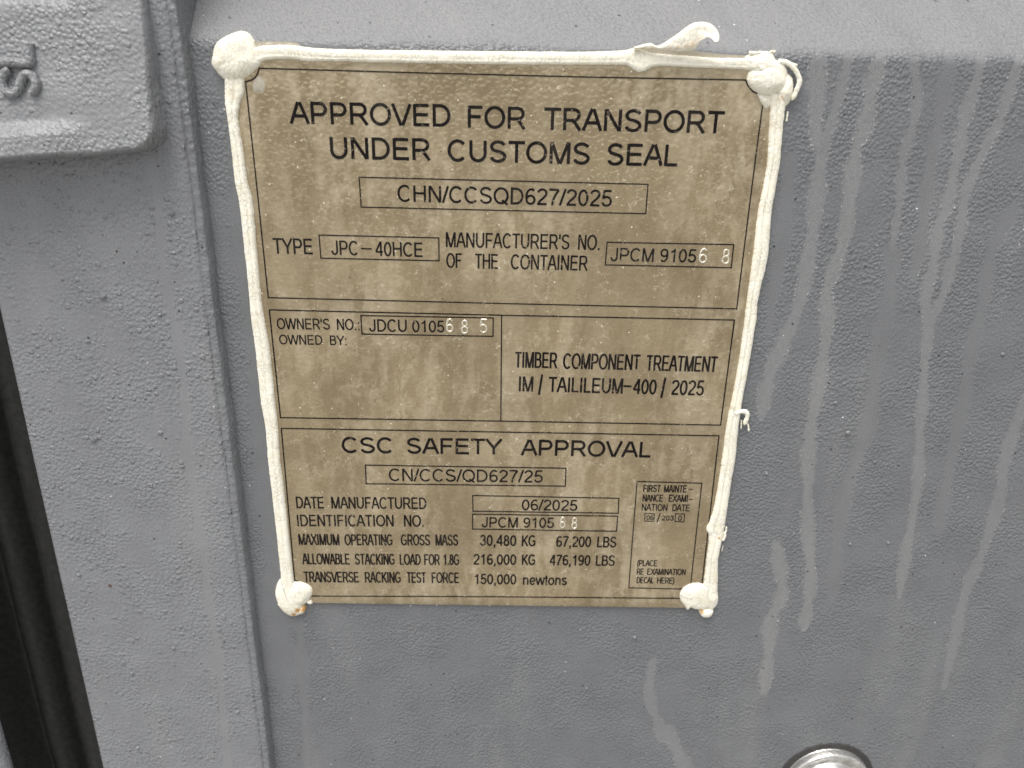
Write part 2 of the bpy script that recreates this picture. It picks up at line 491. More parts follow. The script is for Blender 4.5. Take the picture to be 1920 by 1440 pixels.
# rubber gasket in the gap left of the post
XN = P(13, 1432, -0.012).x                       # edge of the neighbouring post
gw = XE0 + 0.003 - (XN + 0.0004)
gkeys = [(0.0, 0.017), (0.06, 0.009), (0.16, 0.0062), (0.30, 0.0066), (0.38, 0.0095), (0.45, 0.0160), (0.52, 0.0175), (0.60, 0.0120), (0.68, 0.0085), (0.78, 0.0090), (0.84, 0.0120), (0.90, 0.0125), (0.95, 0.0060), (0.985, -0.0040), (1.0, -0.0085)]
gp = [(XE0 + 0.003 - gw * u, y) for u, y in resample(gkeys, 110)]
gz = np.arange(0.95, 1.62, 0.01)
v = np.array([(x + 0.0006 * nz(z * 20, x * 30), y + 0.0004 * nz(z * 15, x * 40, 5), z) for x, y in gp for z in gz])
mesh('rubber_gasket', v, gridfaces(len(gp), len(gz)), M_rubber, door)

# single larger paint blisters and stuck specks of dirt
M_speck = simple('brown_dirt', (0.10, 0.06, 0.035), 0.8)
def dome(name, px, py, y, rx, rz, h, mat, seed):
    q = P(px, py, y); vs = []; n = 14
    for k in range(5):
        f = k / 4
        for s_ in range(n):
            a_ = 2 * math.pi * s_ / n
            w_ = 1 + 0.25 * nz(math.cos(a_) * 2, math.sin(a_) * 2, seed)
            vs.append((q.x + rx * w_ * max(f, .02) * math.cos(a_), y + (0.0004 if k == 4 else -h * math.sqrt(1 - f * f)), q.z + rz * w_ * max(f, .02) * math.sin(a_)))
    fs = [(k * n + a_, k * n + (a_ + 1) % n, (k + 1) * n + (a_ + 1) % n, (k + 1) * n + a_) for k in range(4) for a_ in range(n)] + [tuple(range(n))[::-1]]
    return mesh(name, np.array(vs), [f[::-1] for f in fs], mat, door)
for k, (px, py, r) in enumerate([(1590,811,1.5),(1880,664,1.2),(1190,1195,1.2),(1566,755,1.1),(1640,866,.9),(1437,888,1.0),(1594,1020,1.0),(1665,1018,.9),(1100,1290,.8)]):
    dome('paint_blister', px, py, Y_PANEL, r * .001, r * .00085, r * .0007, M_weld, k * 1.7)
for k, (px, py, r) in enumerate([(193,556,1.9),(165,640,1.2),(322,400,1.6),(300,590,1.2),(175,826,1.3),(300,811,1.4),(180,822,1.1),(148,1078,1.4),(325,1216,1.2),(247,1262,1.0),(445,1335,1.4),(200,900,1.0),(342,875,1.1),(258,1402,1.2),(338,1018,1.0)]):
    dome('paint_blister', px, py, Y_POST, r * .001, r * .0008, r * .0006, M_weld, k * 2.3)
for px, py, y, r in [(206,1098,Y_POST,.9),(175,1160,Y_POST,.5),(560,1415,Y_PANEL,.7),(1585,818,Y_PANEL,.5),(219,471,Y_POST,.6)]:
    dome('dirt_speck', px, py, y, r * .001, r * .0012, r * .0004, M_speck, px)

# the neighbouring door's post beyond the gasket
nb = thing('neighbouring_door', 'grey steel post of the neighbouring door beyond the black rubber gasket', 'container door', (0, 0, 0))
prof = [(XN - 0.09, -0.012)] + [(XN - 0.003 + 0.003 * math.sin(a), -0.012 + 0.003 * (1 - math.cos(a))) for a in np.linspace(0, math.pi / 2, 8)] + [(XN, 0.02), (XN, 0.05)]
v = np.array([(x, y, z) for x, y in prof for z in gz])
mesh('edge_post', v, gridfaces(len(prof), len(gz)), M_weld, nb)

# ------------------------------------------------------------------ forged bracket with raised letters, upper left
YB = -0.0125
br = thing('lock_rod_bracket', 'rough grey cast bracket with raised letters and rounded corner on the edge post', 'bracket', (P(150, 150, YB).x, Y_POST, P(150, 280, YB).z))
bx1, bz0 = P(279, 150, YB).x, P(200, 282, YB).z
x_at_top = P(259, 0, YB).x
bz0l = P(0, 306, YB).z
gx = np.arange(bx1 - 0.115, bx1 + 0.004, 0.0007)
gzz = np.arange(bz0 - 0.010, bz0 + 0.105, 0.0007)
v = np.zeros((len(gx) * len(gzz), 3))
ZH = P(40, -8, YB).z
for i, x in enumerate(gx):
    for j, z in enumerate(gzz):
        right = bx1 + (x_at_top - bx1) * 0.15 * (z - bz0) / 0.05
        t = (bx1 - x) / 0.06
        bot = bz0 + (bz0l - bz0) * max(0, t)
        qx, qz = x - (right - 0.0095), (bot + 0.0095) - z      # rounded corner
        sd_ = (math.hypot(max(qx, 0), max(qz, 0)) + min(max(qx, qz), 0)) - 0.0095
        d = -sd_ + 0.0005 * nz(x * 60, z * 60, 2.0)
        rr = 0.0022
        if d <= 0: y = Y_POST + 0.004
        else:
            f = min(1.0, d / rr)
            y = Y_POST + (YB - Y_POST) * (0.18 + 0.82 * math.sqrt(1 - (1 - f) ** 2))
            # swelling lip along the bottom, growing to the left
            lip = max(0.0, min(1.0, (bx1 - 0.022 - x) / 0.030))
            a = max(0.0, min(1.0, (bot + 0.0150 - z) / 0.0060))
            y -= 0.0052 * lip * a * a * (3 - 2 * a) * f
            y += 0.16 * (z - bz0 - 0.012)          # draft: the face leans back
            # socket above the letters
            e = (z - ZH) / 0.004
            lw = max(0.0, min(1.0, (P(125, 0, YB).x - x) / 0.004))
            y += 0.007 * lw * (1 / (1 + math.exp(-3 * (e - 0.3))))
            y += 0.0004 * nz(x * 90, z * 90, 1.0) + 0.0005 * nz(x * 35, z * 35, 6.0)
        v[i * len(gzz) + j] = (x, y, z)
mesh('bracket_body', v, gridfaces(len(gx), len(gzz)), M_cast, br)

def tube(name, pts, r, mat, parent, seg=8, flat=1.0):
    """round-ended ridge along 3-D points in the door plane, radius r (array ok), bulging to -y"""
    p = np.array([tuple(q) for q in pts]); n = len(p)
    r = np.broadcast_to(np.asarray(r, float), (n,)).copy()
    vs = []
    for k in range(n):
        a, b = p[max(0, k - 1)], p[min(n - 1, k + 1)]
        t = b - a; t /= (np.linalg.norm(t) + 1e-12)
        nn = np.array([-t[2], 0, t[0]]); nn /= (np.linalg.norm(nn) + 1e-9)
        for s in range(seg):
            an = 2 * math.pi * s / seg
            vs.append(p[k] + r[k] * (nn * math.cos(an) + np.array([0, -1, 0]) * math.sin(an) * flat))
    fs = [(k * seg + s, k * seg + (s + 1) % seg, (k + 1) * seg + (s + 1) % seg, (k + 1) * seg + s) for k in range(n - 1) for s in range(seg)]
    fs += [tuple(range(seg))[::-1], tuple((n - 1) * seg + s for s in range(seg))]
    return mesh(name, np.array(vs), fs, mat, parent)

def PF(px, py):
    q = P(px, py, YB)
    for _ in range(4): q = P(px, py, YB + 0.16 * (q.z - bz0 - 0.012) - 0.0002)
    return q
Lpts = resample([PF(-40, 119), PF(0, 117), PF(50, 119), PF(58, 116), PF(57, 105), PF(54, 82)], 40)
tube('raised_letter', [Vector(q) for q in Lpts], 0.0019, M_cast, br, flat=1.3)
Spts = resample([PF(62, 176), PF(70, 160), PF(62, 142), PF(50, 139), PF(42, 150), PF(36, 168), PF(24, 177), PF(10, 168), PF(6, 150), PF(12, 136), PF(20, 131)], 50)
tube('raised_letter', [Vector(q) for q in Spts], 0.0018, M_cast, br, flat=1.3)

# ------------------------------------------------------------------ the plate
pl = thing('data_plate', 'tan metal container approval plate with black print, edges sealed with ivory sealant', 'plate',
           (0, Y_PANEL, P(930, 1134, 0).z))
x0p, x1p = BASE.x - 0.0052, BASE.x + 0.2052
z1p, z0p = P(900, 106, 0).z, P(900, 1135.5, 0).z
def sheet(name, x0, x1, z0, z1, yf, yb, bev, mat, parent, nx=60, nzv=70):
    xs_ = np.concatenate([[x0], np.linspace(x0 + bev, x1 - bev, nx), [x1]])
    zs_ = np.concatenate([[z0], np.linspace(z0 + bev, z1 - bev, nzv), [z1]])
    vs = []
    for i, x in enumerate(xs_):
        for j, z in enumerate(zs_):
            e = i in (0, len(xs_) - 1) or j in (0, len(zs_) - 1)
            vs.append((x, yf + (bev * 0.7 if e else 0), z))
    fs = gridfaces(len(xs_), len(zs_))
    n1, n2 = len(xs_), len(zs_)
    rim = [i * n2 for i in range(n1)] + [(n1 - 1) * n2 + j for j in range(1, n2)] + [i * n2 + n2 - 1 for i in range(n1 - 2, -1, -1)] + [j for j in range(n2 - 2, 0, -1)]
    b0 = len(vs)
    for k in rim: vs.append((vs[k][0], yb, vs[k][2]))
    m = len(rim)
    for k in range(m): fs.append((rim[k], b0 + k, b0 + (k + 1) % m, rim[(k + 1) % m]))
    return mesh(name, vs, fs, mat, parent)
sheet('plate_sheet', x0p, x1p, z0p, z1p, 0.0, Y_PANEL + 0.0006, 0.0004, M_plate, pl)

# ---- stroke lettering
def arc(cx, cy, rx, ry, a0, a1, n=14):
    return [(cx + rx * math.cos(math.radians(a0 + (a1 - a0) * k / n)), cy + ry * math.sin(math.radians(a0 + (a1 - a0) * k / n))) for k in range(n + 1)]
B, T = 0.058, 0.942
G = {
 'A': (.93, [[(.045, 0), (.43, 1)], [(.50, 1), (.885, 0)], [(.19, .36), (.74, .36)]]),
 'B': (.93, [[(.16, 0), (.16, 1)], [(.10, T), (.50, T)] + arc(.50, .737, .235, .205, 90, -90) + [(.16, .532)], [(.50, .532)] + arc(.53, .295, .27, .237, 90, -90) + [(.10, B)]]),
 'C': (1.0, [arc(.52, .5, .405, .455, 42, 316, 26)]),
 'D': (1.0, [[(.16, 0), (.16, 1)], [(.10, T), (.44, T)] + arc(.44, .5, .425, .442, 90, -90, 18) + [(.10, B)]]),
 'E': (.93, [[(.16, 0), (.16, 1)], [(.16, T), (.83, T)], [(.16, .52), (.79, .52)], [(.16, B), (.85, B)]]),
 'F': (.85, [[(.16, 0), (.16, 1)], [(.16, T), (.79, T)], [(.16, .51), (.71, .51)]]),
 'G': (1.08, [arc(.54, .5, .42, .455, 45, 322, 26) + [(.915, .16), (.915, .46)], [(.98, .455), (.57, .455)]]),
 'H': (1.0, [[(.16, 0), (.16, 1)], [(.84, 0), (.84, 1)], [(.16, .53), (.84, .53)]]),
 'I': (.39, [[(.195, 0), (.195, 1)]]),
 'J': (.70, [[(.54, 1), (.54, .29)] + arc(.30, .29, .24, .245, 0, -180)[1:]]),
 'K': (.93, [[(.16, 0), (.16, 1)], [(.83, 1), (.16, .36)], [(.37, .57), (.87, 0)]]),
 'L': (.78, [[(.16, 0), (.16, 1)], [(.16, B), (.74, B)]]),
 'M': (1.16, [[(.16, 0), (.16, 1)], [(1.0, 0), (1.0, 1)], [(.19, 1), (.56, 0)], [(.60, 0), (.97, 1)]]),
 'N': (1.0, [[(.16, 0), (.16, 1)], [(.84, 0), (.84, 1)], [(.18, .99), (.82, .01)]]),
 'O': (1.08, [arc(.54, .5, .43, .452, 0, 360, 34)]),
 'P': (.93, [[(.16, 0), (.16, 1)], [(.10, T), (.54, T)] + arc(.54, .69, .25, .252, 90, -90) + [(.16, .438)]]),
 'Q': (1.08, [arc(.54, .5, .43, .452, 0, 360, 34), [(.60, .24), (.98, -.04)]]),
 'R': (1.0, [[(.16, 0), (.16, 1)], [(.10, T), (.58, T)] + arc(.58, .70, .24, .242, 90, -90) + [(.16, .458)], [(.50, .46), (.62, .38), (.90, 0)]]),
 'S': (.93, [arc(.465, .725, .315, .225, 22, 180, 12) + [(.165, .66), (.24, .575), (.36, .535), (.55, .487), (.71, .42), (.785, .33)] + arc(.465, .275, .325, .225, 5, -170, 14)]),
 'T': (.85, [[(.425, 0), (.425, 1)], [(.03, T), (.82, T)]]),
 'U': (1.0, [[(.16, 1), (.16, .39)] + arc(.50, .39, .34, .34, 180, 360, 16)[1:-1] + [(.84, .39), (.84, 1)]]),
 'V': (.93, [[(.045, 1), (.43, 0)], [(.50, 0), (.885, 1)]]),
 'W': (1.31, [[(.05, 1), (.33, 0)], [(.36, 0), (.64, 1)], [(.67, 1), (.95, 0)], [(.98, 0), (1.26, 1)]]),
 'X': (.93, [[(.05, 0), (.87, 1)], [(.06, 1), (.88, 0)]]),
 'Y': (.93, [[(.04, 1), (.465, .42)], [(.89, 1), (.465, .42)], [(.465, .46), (.465, 0)]]),
 '0': (.776, [arc(.388, .49, .27, .445, 0, 360, 30)]),
 '1': (.776, [[(.46, 0), (.46, 1)], [(.46, .93), (.36, .83), (.17, .73)]]),
 '2': (.776, [arc(.39, .71, .27, .235, 170, -35, 14) + [(.45, .40), (.25, .25), (.13, B)], [(.07, B), (.70, B)]]),
 '3': (.776, [arc(.37, .72, .25, .225, 165, -85, 14), arc(.38, .29, .28, .235, 90, -165, 16)]),
 '4': (.776, [[(.54, 0), (.54, 1)], [(.51, .97), (.07, .30)], [(.04, .29), (.72, .29)]]),
 '5': (.776, [[(.67, T), (.22, T)], [(.225, .97), (.15, .47)], [(.14, .50)] + arc(.385, .315, .28, .265, 130, -165, 18)]),
 '6': (.776, [arc(.40, .30, .265, .245, 0, 360, 24), arc(.44, .50, .315, .445, 195, 90, 10) + arc(.41, .78, .22, .165, 85, 20, 5)]),
 '7': (.776, [[(.07, T), (.70, T)], [(.69, .93), (.47, .60), (.33, .28), (.28, 0)]]),
 '8': (.776, [arc(.388, .735, .215, .207, 0, 360, 22), arc(.388, .29, .265, .237, 0, 360, 24)]),
 '9': (.776, [arc(.375, .68, .265, .255, 0, 360, 24), arc(.335, .48, .31, .43, 15, -90, 10) + arc(.365, .215, .22, .165, -95, -160, 5)]),
 '/': (.39, [[(.02, -.01), (.37, 1.01)]]),
 '-': (.60, [[(.04, .38), (.56, .38)]]),
 '.': (.39, [[(.195, 0), (.195, .135)]]),
 ',': (.39, [[(.20, .135), (.20, 0), (.15, -.16)]]),
 ':': (.39, [[(.195, 0), (.195, .135)], [(.195, .59), (.195, .725)]]),
 "'": (.27, [[(.135, 1), (.12, .68)]]),
 '(': (.46, [arc(.62, .37, .42, .70, 118, 242, 12)]),
 ')': (.46, [arc(-.16, .37, .42, .70, 62, -62, 12)]),
 'n': (.776, [[(.15, 0), (.15, .725)], [(.15, .45)] + arc(.40, .45, .225, .225, 165, 0, 10) + [(.625, 0)]]),
 'e': (.776, [[(.14, .36), (.655, .36)], arc(.39, .36, .27, .315, 0, 320, 24)]),
 'w': (1.0, [[(.03, .725), (.25, 0)], [(.28, 0), (.49, .725)], [(.52, .725), (.73, 0)], [(.76, 0), (.97, .725)]]),
 't': (.39, [[(.20, .93), (.20, .14), (.25, .06), (.36, .06)], [(.03, .68), (.36, .68)]]),
 'o': (.776, [arc(.388, .36, .275, .315, 0, 360, 26)]),
 's': (.70, [arc(.345, .535, .215, .14, 25, 180, 9) + [(.15, .46), (.24, .40), (.46, .34), (.56, .26)] + arc(.345, .195, .225, .14, 10, -165, 11)]),
}
G[' '] = (.39, [])

def ribbon(pts, t, y, vs, fs, closed=False):
    p = np.asarray(pts, float)
    keep = [0] + [k for k in range(1, len(p)) if np.hypot(*(p[k] - p[k - 1])) > 1e-7]
    p = p[keep]
    if closed and np.hypot(*(p[0] - p[-1])) < 1e-7: p = p[:-1]
    n = len(p); b0 = len(vs)
    for k in range(n):
        if closed: a, b = p[k - 1], p[(k + 1) % n]
        else: a, b = p[max(0, k - 1)], p[min(n - 1, k + 1)]
        d1 = p[k] - a; d2 = b - p[k]
        if np.hypot(*d1) < 1e-9: d1 = d2
        if np.hypot(*d2) < 1e-9: d2 = d1
        d1 = d1 / np.hypot(*d1); d2 = d2 / np.hypot(*d2)
        n1 = np.array([-d1[1], d1[0]]); n2 = np.array([-d2[1], d2[0]])
        m = n1 + n2; m /= max(1e-6, np.hypot(*m))
        l = (t / 2) / max(0.5, m @ n1)
        for s in (1, -1): vs.append((p[k][0] + s * m[0] * l, y, p[k][1] + s * m[1] * l))
    for k in range(n if closed else n - 1):
        q = (k + 1) % n
        fs.append((b0 + 2 * k, b0 + 2 * k + 1, b0 + 2 * q + 1, b0 + 2 * q))

INK_Y = -0.00012
def word_strokes(txt, pa, pb, hz, k):
    """strokes of a word in plate coordinates (x,z); pa,pb = baseline ends, hz = cap height"""
    raw = []; x = 0.0
    for ch in txt:
        adv, st = G[ch]
        for s in st: raw.append([(x + q[0], q[1]) for q in s])
        x += adv
    ax = min(q[0] for s in raw for q in s); bx = max(q[0] for s in raw for q in s)
    t = k * 1.13 * hz
    L = math.hypot(pb[0] - pa[0], pb[1] - pa[1]) - t
    ux, uz = (pb[0] - pa[0]) / (L + t), (pb[1] - pa[1]) / (L + t)
    sx = L / (bx - ax) if bx - ax > 1e-6 else 0
    o = []
    for s in raw:
        o.append([(pa[0] + (t / 2 + (q[0] - ax) * sx) * ux, pa[1] + (t / 2 + (q[0] - ax) * sx) * uz + q[1] * hz) for q in s])
    return o, t

def lettering(words, k=0.118, parent=None):
    vs, fs = [], []
    c = 0
    for txt, xa, ya, xb, yb, h in words:
        a, b = P(xa, ya), P(xb, yb)
        hz = P((xa + xb) / 2, (ya + yb) / 2 - h).z - P((xa + xb) / 2, (ya + yb) / 2).z
        st, t = word_strokes(txt, (a.x, a.z), (b.x, b.z), hz, k)
        for s in st:
            cl = len(s) > 20 and math.hypot(s[0][0] - s[-1][0], s[0][1] - s[-1][1]) < 1e-6
            ribbon(s, t, INK_Y - 0.000004 * (c % 8), vs, fs, cl); c += 1
    return mesh('lettering', vs, fs, M_ink, parent or pl, False)

def bar(x0_, y0_, x1_, y1_, t_px):
    """a printed dash / slash from pixel to pixel"""
    a, b = P(x0_, y0_), P(x1_, y1_)
    t = abs(P(x0_ + t_px, y0_).x - a.x)
    vs, fs = [], []
    ribbon([(a.x, a.z), (b.x, b.z)], t, INK_Y - 0.00003, vs, fs)
    return mesh('lettering', vs, fs, M_ink, pl, False)

def frame(corners, t_px, name='ruled_box'):
    p = [P(*c) for c in corners]
    t = abs(P(corners[0][0] + t_px, corners[0][1]).x - p[0].x)
    vs, fs = [], []
    ribbon([(q.x, q.z) for q in p], t, INK_Y - 0.00004, vs, fs, True)
    return mesh(name, vs, fs, M_ink, pl, False)

# ruled frames (the outer ones with notched corners round the rivets)
def notch(c, a0, a1, r, n=8):
    return [(c[0] + r * math.cos(math.radians(a0 + (a1 - a0) * k / n)), c[1] + r * math.sin(math.radians(a0 + (a1 - a0) * k / n))) for k in range(n + 1)]
bx_ = frame([(460.5,153)] + [(470,151),(478,146),(483,138),(486,128)] + [(800,137),(1100,144.5),(1398,150),(1402,160),(1412,172),(1432,180)] + [(1411,340),(1381,579),(940,569),(503,558),(480,335)], 2.4)
bx_ = frame([(505,581), (940,591), (1377,600), (1351,797), (939,789.5), (526,783)], 2.3)
vs, fs = [], []
a, b = P(940.5, 592), P(939, 788.5)
ribbon([(a.x, a.z), (b.x, b.z)], 0.0005, INK_Y - 0.00006, vs, fs); mesh('ruled_line', vs, fs, M_ink, pl, False)
bx_ = frame([(527.5,803), (940,810), (1348,817), (1316.5,1093), (1300,1096), (1289,1106), (1284,1122), (900,1118.5), (582,1117.5), (578,1103), (568,1094), (552.5,1088)], 2.2)

def sec(*words, k=0.118, box=None): return lettering(words, k, box)
sec(('APPROVED',543,231.7,845,237.3,41), ('FOR',877,239.3,986,242.3,41), ('TRANSPORT',1016.5,243.3,1358,250.3,41.3), k=.137)
sec(('UNDER',620,297.3,808.3,300.7,40.5), ('CUSTOMS',839.3,302,1105,308.5,40.2), ('SEAL',1137.7,309.5,1272.7,311.7,40.4), k=.137)
bx_ = frame([(673.3,332.3),(1215,345.7),(1210.7,400.7),(677.3,388.3)], 2.2)
sec(('CHN/CCSQD627/2025',745.7,377.8,1146.7,387.5,31), k=.12, box=bx_)
sec(('TYPE',511.7,475.3,588.3,476.9,29), k=.11)
bx_ = frame([(598.3,440.7),(822.7,446),(823.3,489),(601.7,484)], 2.2)
sec(('JPC',621.7,477.5,671.7,478.9,27), ('40HCE',703,479.7,794.3,482,27), k=.11, box=bx_)
bar(677, 466, 697, 466.8, 2.6)
sec(("MANUFACTURER'S",836,463.3,1067.3,467.7,28), ('NO.',1083.3,468.3,1124,469.2,28.5), k=.105)
sec(('OF',836.7,501.9,867.3,502.6,27.6), ('THE',889.3,503.2,935,504.2,27.8), ('CONTAINER',957.3,504.6,1101.7,507.5,28), k=.105)
bx_ = frame([(1138.3,454.3),(1375.7,458.7),(1371,502),(1135,496.7)], 2.2)
sec(('JPCM',1144,489.6,1225,491,25), ('9105',1236.7,491,1304.3,492.3,25), k=.115, box=bx_)
sec(("OWNER'S",519.8,617.1,619.1,618,20.5), ('NO.:',632.3,618.4,674.5,619,20.8), k=.11)
sec(('OWNED',524,645.3,605,646.5,17.8), ('BY:',618.3,646.8,650,647.4,17.8), k=.115)
bx_ = frame([(676.5,591.5),(924.8,596.2),(924.3,630.6),(678.7,626.3)], 2.2)
sec(('JDCU',692.2,621.4,763,622.2,23), ('0105',773,622.6,833.4,623.2,22), k=.118, box=bx_)
sec(('TIMBER',963.6,689,1045,690.5,29.5), ('COMPONENT',1055,691.5,1200.7,694,29.3), ('TREATMENT',1209,694.6,1344.7,697.5,29), k=.105)
sec(('IM',972.6,733.5,999.6,734,28), ('TAILILEUM',1026.3,734.6,1167,737.9,28), ('400',1185,738.3,1230,739.5,28), ('2025',1256.6,740,1318.8,741.4,28), k=.112)
bar(1010.5, 740, 1016.5, 702.3, 4); bar(1239.8, 746, 1247.6, 708, 4); bar(1169, 724, 1184, 724.4, 3.6)
sec(('CSC',641.5,848.6,736,849.8,29), ('SAFETY',763.7,850,942.2,852,28.7), ('APPROVAL',975.8,853.4,1221.7,857.5,29), k=.137)
bx_ = frame([(685,872),(1061.2,877.9),(1059.8,911.4),(686.6,906.9)], 2.1)
sec(('CN/CCS/QD627/25',729.4,901.6,1017.5,904.8,23), k=.112, box=bx_)
sec(('DATE',555.2,952.8,609.3,953.4,21.8), ('MANUFACTURED',621.7,953.2,799.9,954.4,21.6), k=.108)
sec(('IDENTIFICATION',557.9,986.5,738.6,987,21.4), ('NO.',757.6,987.1,794.6,987.4,21.4), k=.11)
bx_ = frame([(886.2,928.9),(1160.4,934.2),(1159,962.2),(886.8,958.4)], 2.0)
sec(('06/2025',978.1,956.4,1082.3,957.6,20.2), k=.115, box=bx_)
bx_ = frame([(886.2,963.9),(1158,967.7),(1156,996),(886.2,991.9)], 2.0)
sec(('JPCM',902.9,988.6,970.8,989.2,19), ('9105',981,989.2,1038.5,989.8,19), k=.115, box=bx_)
sec(('MAXIMUM',560.5,1021.5,637,1022,20.4), ('OPERATING',646.3,1022,737.3,1022.4,20.4), ('GROSS',751.8,1022.4,806.7,1022.6,20.4), ('MASS',816.5,1022.6,859.3,1022.9,20.4), k=.105)
sec(('ALLOWABLE',567,1057.8,657.4,1058.2,20.2), ('STACKING',666,1058.4,741.3,1058.7,20.2), ('LOAD',749.7,1058.8,789.3,1059,20), ('FOR',795.4,1059,825.2,1059.1,20), ('1.8G',831,1059.1,861.9,1059.3,20), k=.105)
sec(('TRANSVERSE',569.7,1091.4,674.5,1092,19.8), ('RACKING',683.8,1092.2,752.6,1092.5,19.8), ('TEST',761.9,1092.6,799.9,1092.7,19.8), ('FORCE',809.4,1092.8,861.9,1093.2,19.8), k=.105)
sec(('30,480',899.4,1023,967.9,1023.7,20.2), ('KG',978.1,1023.8,1005,1024,20.2), ('67,200',1042.3,1025,1107.9,1025.7,20), ('LBS',1119,1026,1155.2,1026.4,20), k=.115)
sec(('216,000',886.8,1058.3,967.9,1059,19.6), ('KG',978.1,1059,1004.4,1059.2,19.6), ('476,190',1029.2,1059.6,1106.5,1060.4,19.6), ('LBS',1116.7,1060.5,1152.3,1060.8,19.4), k=.115)
sec(('150,000',889.2,1095,967.9,1095.6,19), ('newtons',980.2,1096.2,1062.7,1097,19), k=.115)
exam_box = bx_ = frame([(1194.5,902.7),(1315.9,905.9),(1294,1104.8),(1178.8,1101.9)], 1.9)
sec(('FIRST',1205.6,922.2,1238.9,922.7,13.2), ('MAINTE',1244.4,922.8,1287.8,923.4,13.2), k=.12, box=exam_box); bar(1291.6,917.4,1298.9,917.6,1.5)
sec(('NANCE',1204.4,940,1243.3,940.4,12.8), ('EXAMI',1253.3,940.6,1288.9,941,12.8), k=.12, box=exam_box); bar(1291.6,936,1298.5,936.1,1.5)
sec(('NATION',1202.7,957.3,1251,958,12.5), ('DATE',1259.6,958.1,1293.3,958.6,12.5), k=.12, box=exam_box)
bx_ = frame([(1209.3,962.2),(1226.7,963.3),(1226.2,977.3),(1208.9,976.9)], 1.5)
bx_ = frame([(1266.7,962.9),(1283.8,964),(1282.2,978.4),(1265.3,977.8)], 1.5)
sec(('06',1211.6,974.7,1224.9,975.1,9), ('203',1240,975.5,1262.7,976,9.2), ('0',1271,976,1277.8,976.1,9.6), k=.135)
bar(1231.8, 979.3, 1238, 962, 1.8)
sec(('(PLACE',1194.4,1061,1232.2,1061.5,11.2), k=.12, box=exam_box)
sec(('RE',1193.3,1077,1207,1077.1,11.2), ('EXAMINATION',1212.9,1077.3,1285,1078.2,11.2), k=.12, box=exam_box)
sec(('DECAL',1192.7,1093.2,1226,1093.6,11.4), ('HERE)',1231.5,1093.7,1264,1094.2,11.2), k=.12, box=exam_box)

# hand-stamped digits: narrow raised ridges with a bright rim
def stamp(ch, xa, xb, ytop, ybot, r_px=1.7):
    a, b = P(xa, ybot), P(xb, ybot + 0.3)
    hz = P((xa + xb) / 2, ytop).z - a.z
    st, t = word_strokes(ch, (a.x, a.z), (b.x, b.z), hz, 0.10)
    r = r_px / F_PX * 0.34
    vs, fs = [], []
    for s in st:
        p = np.array([(x, 0.0, z) for x, z in s]); n = len(p)
        for sgn in (1.0,):
            b0 = len(vs)
            for k in range(n):
                q, w = p[max(0, k - 1)], p[min(n - 1, k + 1)]
                if np.linalg.norm(p[0] - p[-1]) < 1e-6:
                    if k == 0: q = p[-2]
                    if k == n - 1: w = p[1]
                d = w - q; d /= np.linalg.norm(d)
                nn = np.array([-d[2], 0, d[0]])
                for e in range(7):
                    an = math.pi * e / 6
                    vs.append(p[k] + nn * r * 1.0 * math.cos(an) + np.array([0, -1, 0]) * (r * 0.75 * math.sin(an)))
            fs += [(b0 + k * 7 + e, b0 + k * 7 + e + 1, b0 + (k + 1) * 7 + e + 1, b0 + (k + 1) * 7 + e) for k in range(n - 1) for e in range(6)]
    return mesh('stamped_digit', np.array(vs), fs, M_stamp, pl)
stamp('6', 1309, 1325, 465, 493.3); stamp('8', 1351.7, 1366.7, 466.7, 495.7)
stamp('6', 836.2, 850.3, 597, 623); stamp('8', 864.4, 877.9, 599.6, 626); stamp('5', 898.7, 914, 597.7, 624.4)
stamp('6', 1049, 1059.8, 968.6, 990.5, 1.5); stamp('8', 1070.6, 1082.3, 970, 991.6, 1.5)

# ------------------------------------------------------------------ sealant
def set_attr(o, name, vals):
    a = o.data.attributes.new(name, 'FLOAT', 'POINT')
    a.data.foreach_set('value', np.asarray(vals, np.float32))

def bead(edges, H, groove=0.5, gd=0.35, n=420, seed=0, rust=()):
    """edges: list of (xl,yl,xr,yr) pixels, both edges of the bead along its run"""
    e = resample(edges, n)
    nu = 17
    v = np.zeros((n * nu, 3)); ru = np.zeros(n * nu)
    for k in range(n):
        a, b = P(e[k][0], e[k][1]), P(e[k][2], e[k][3])
        wdt = (b - a).length
        s = k * 0.12
        a = a + (a - b) * (0.03 * nz(s * 1.3, seed, 1.0) + 0.03 * nz(s * 5, seed, 2.0))
        b = b + (b - a) * (0.03 * nz(s * 1.2, seed, 4.0) + 0.03 * nz(s * 5, seed, 6.0))
        h = H * (1 + 0.10 * nz(s * 0.5, seed, 9.0) + 0.03 * nz(s * 4, seed, 11.0))
        g0 = groove + 0.05 * nz(s * 0.25, seed, 13.0)
        for j in range(nu):
            t = -0.10 + 1.20 * j / (nu - 1)
            q = a + (b - a) * t
            u = 2 * t - 1
            if abs(u) <= 1:
                y = -h * max(0.0, 1 - abs(u) ** 3.6) ** 0.55
                y += h * gd * math.exp(-((t - g0) / 0.04) ** 2)
                y += h * 0.06 * nz(s * 0.7, t * 3, seed)
                y += 0.0002
            else:
                y = 0.0002 + (abs(u) - 1) / 0.2 * 0.0045
            v[k * nu + j] = (q.x, y, q.z)
            for (rx, ry, rr) in rust:
                d = math.hypot(e[k][0] + (e[k][2] - e[k][0]) * t - rx, e[k][1] + (e[k][3] - e[k][1]) * t - ry)
                ru[k * nu + j] = max(ru[k * nu + j], 1.2 - d / rr)
    o = mesh('sealant_bead', v, gridfaces(n, nu, True), M_seal, pl)
    # orient outward
    set_attr(o, 'rust', ru)
    return o

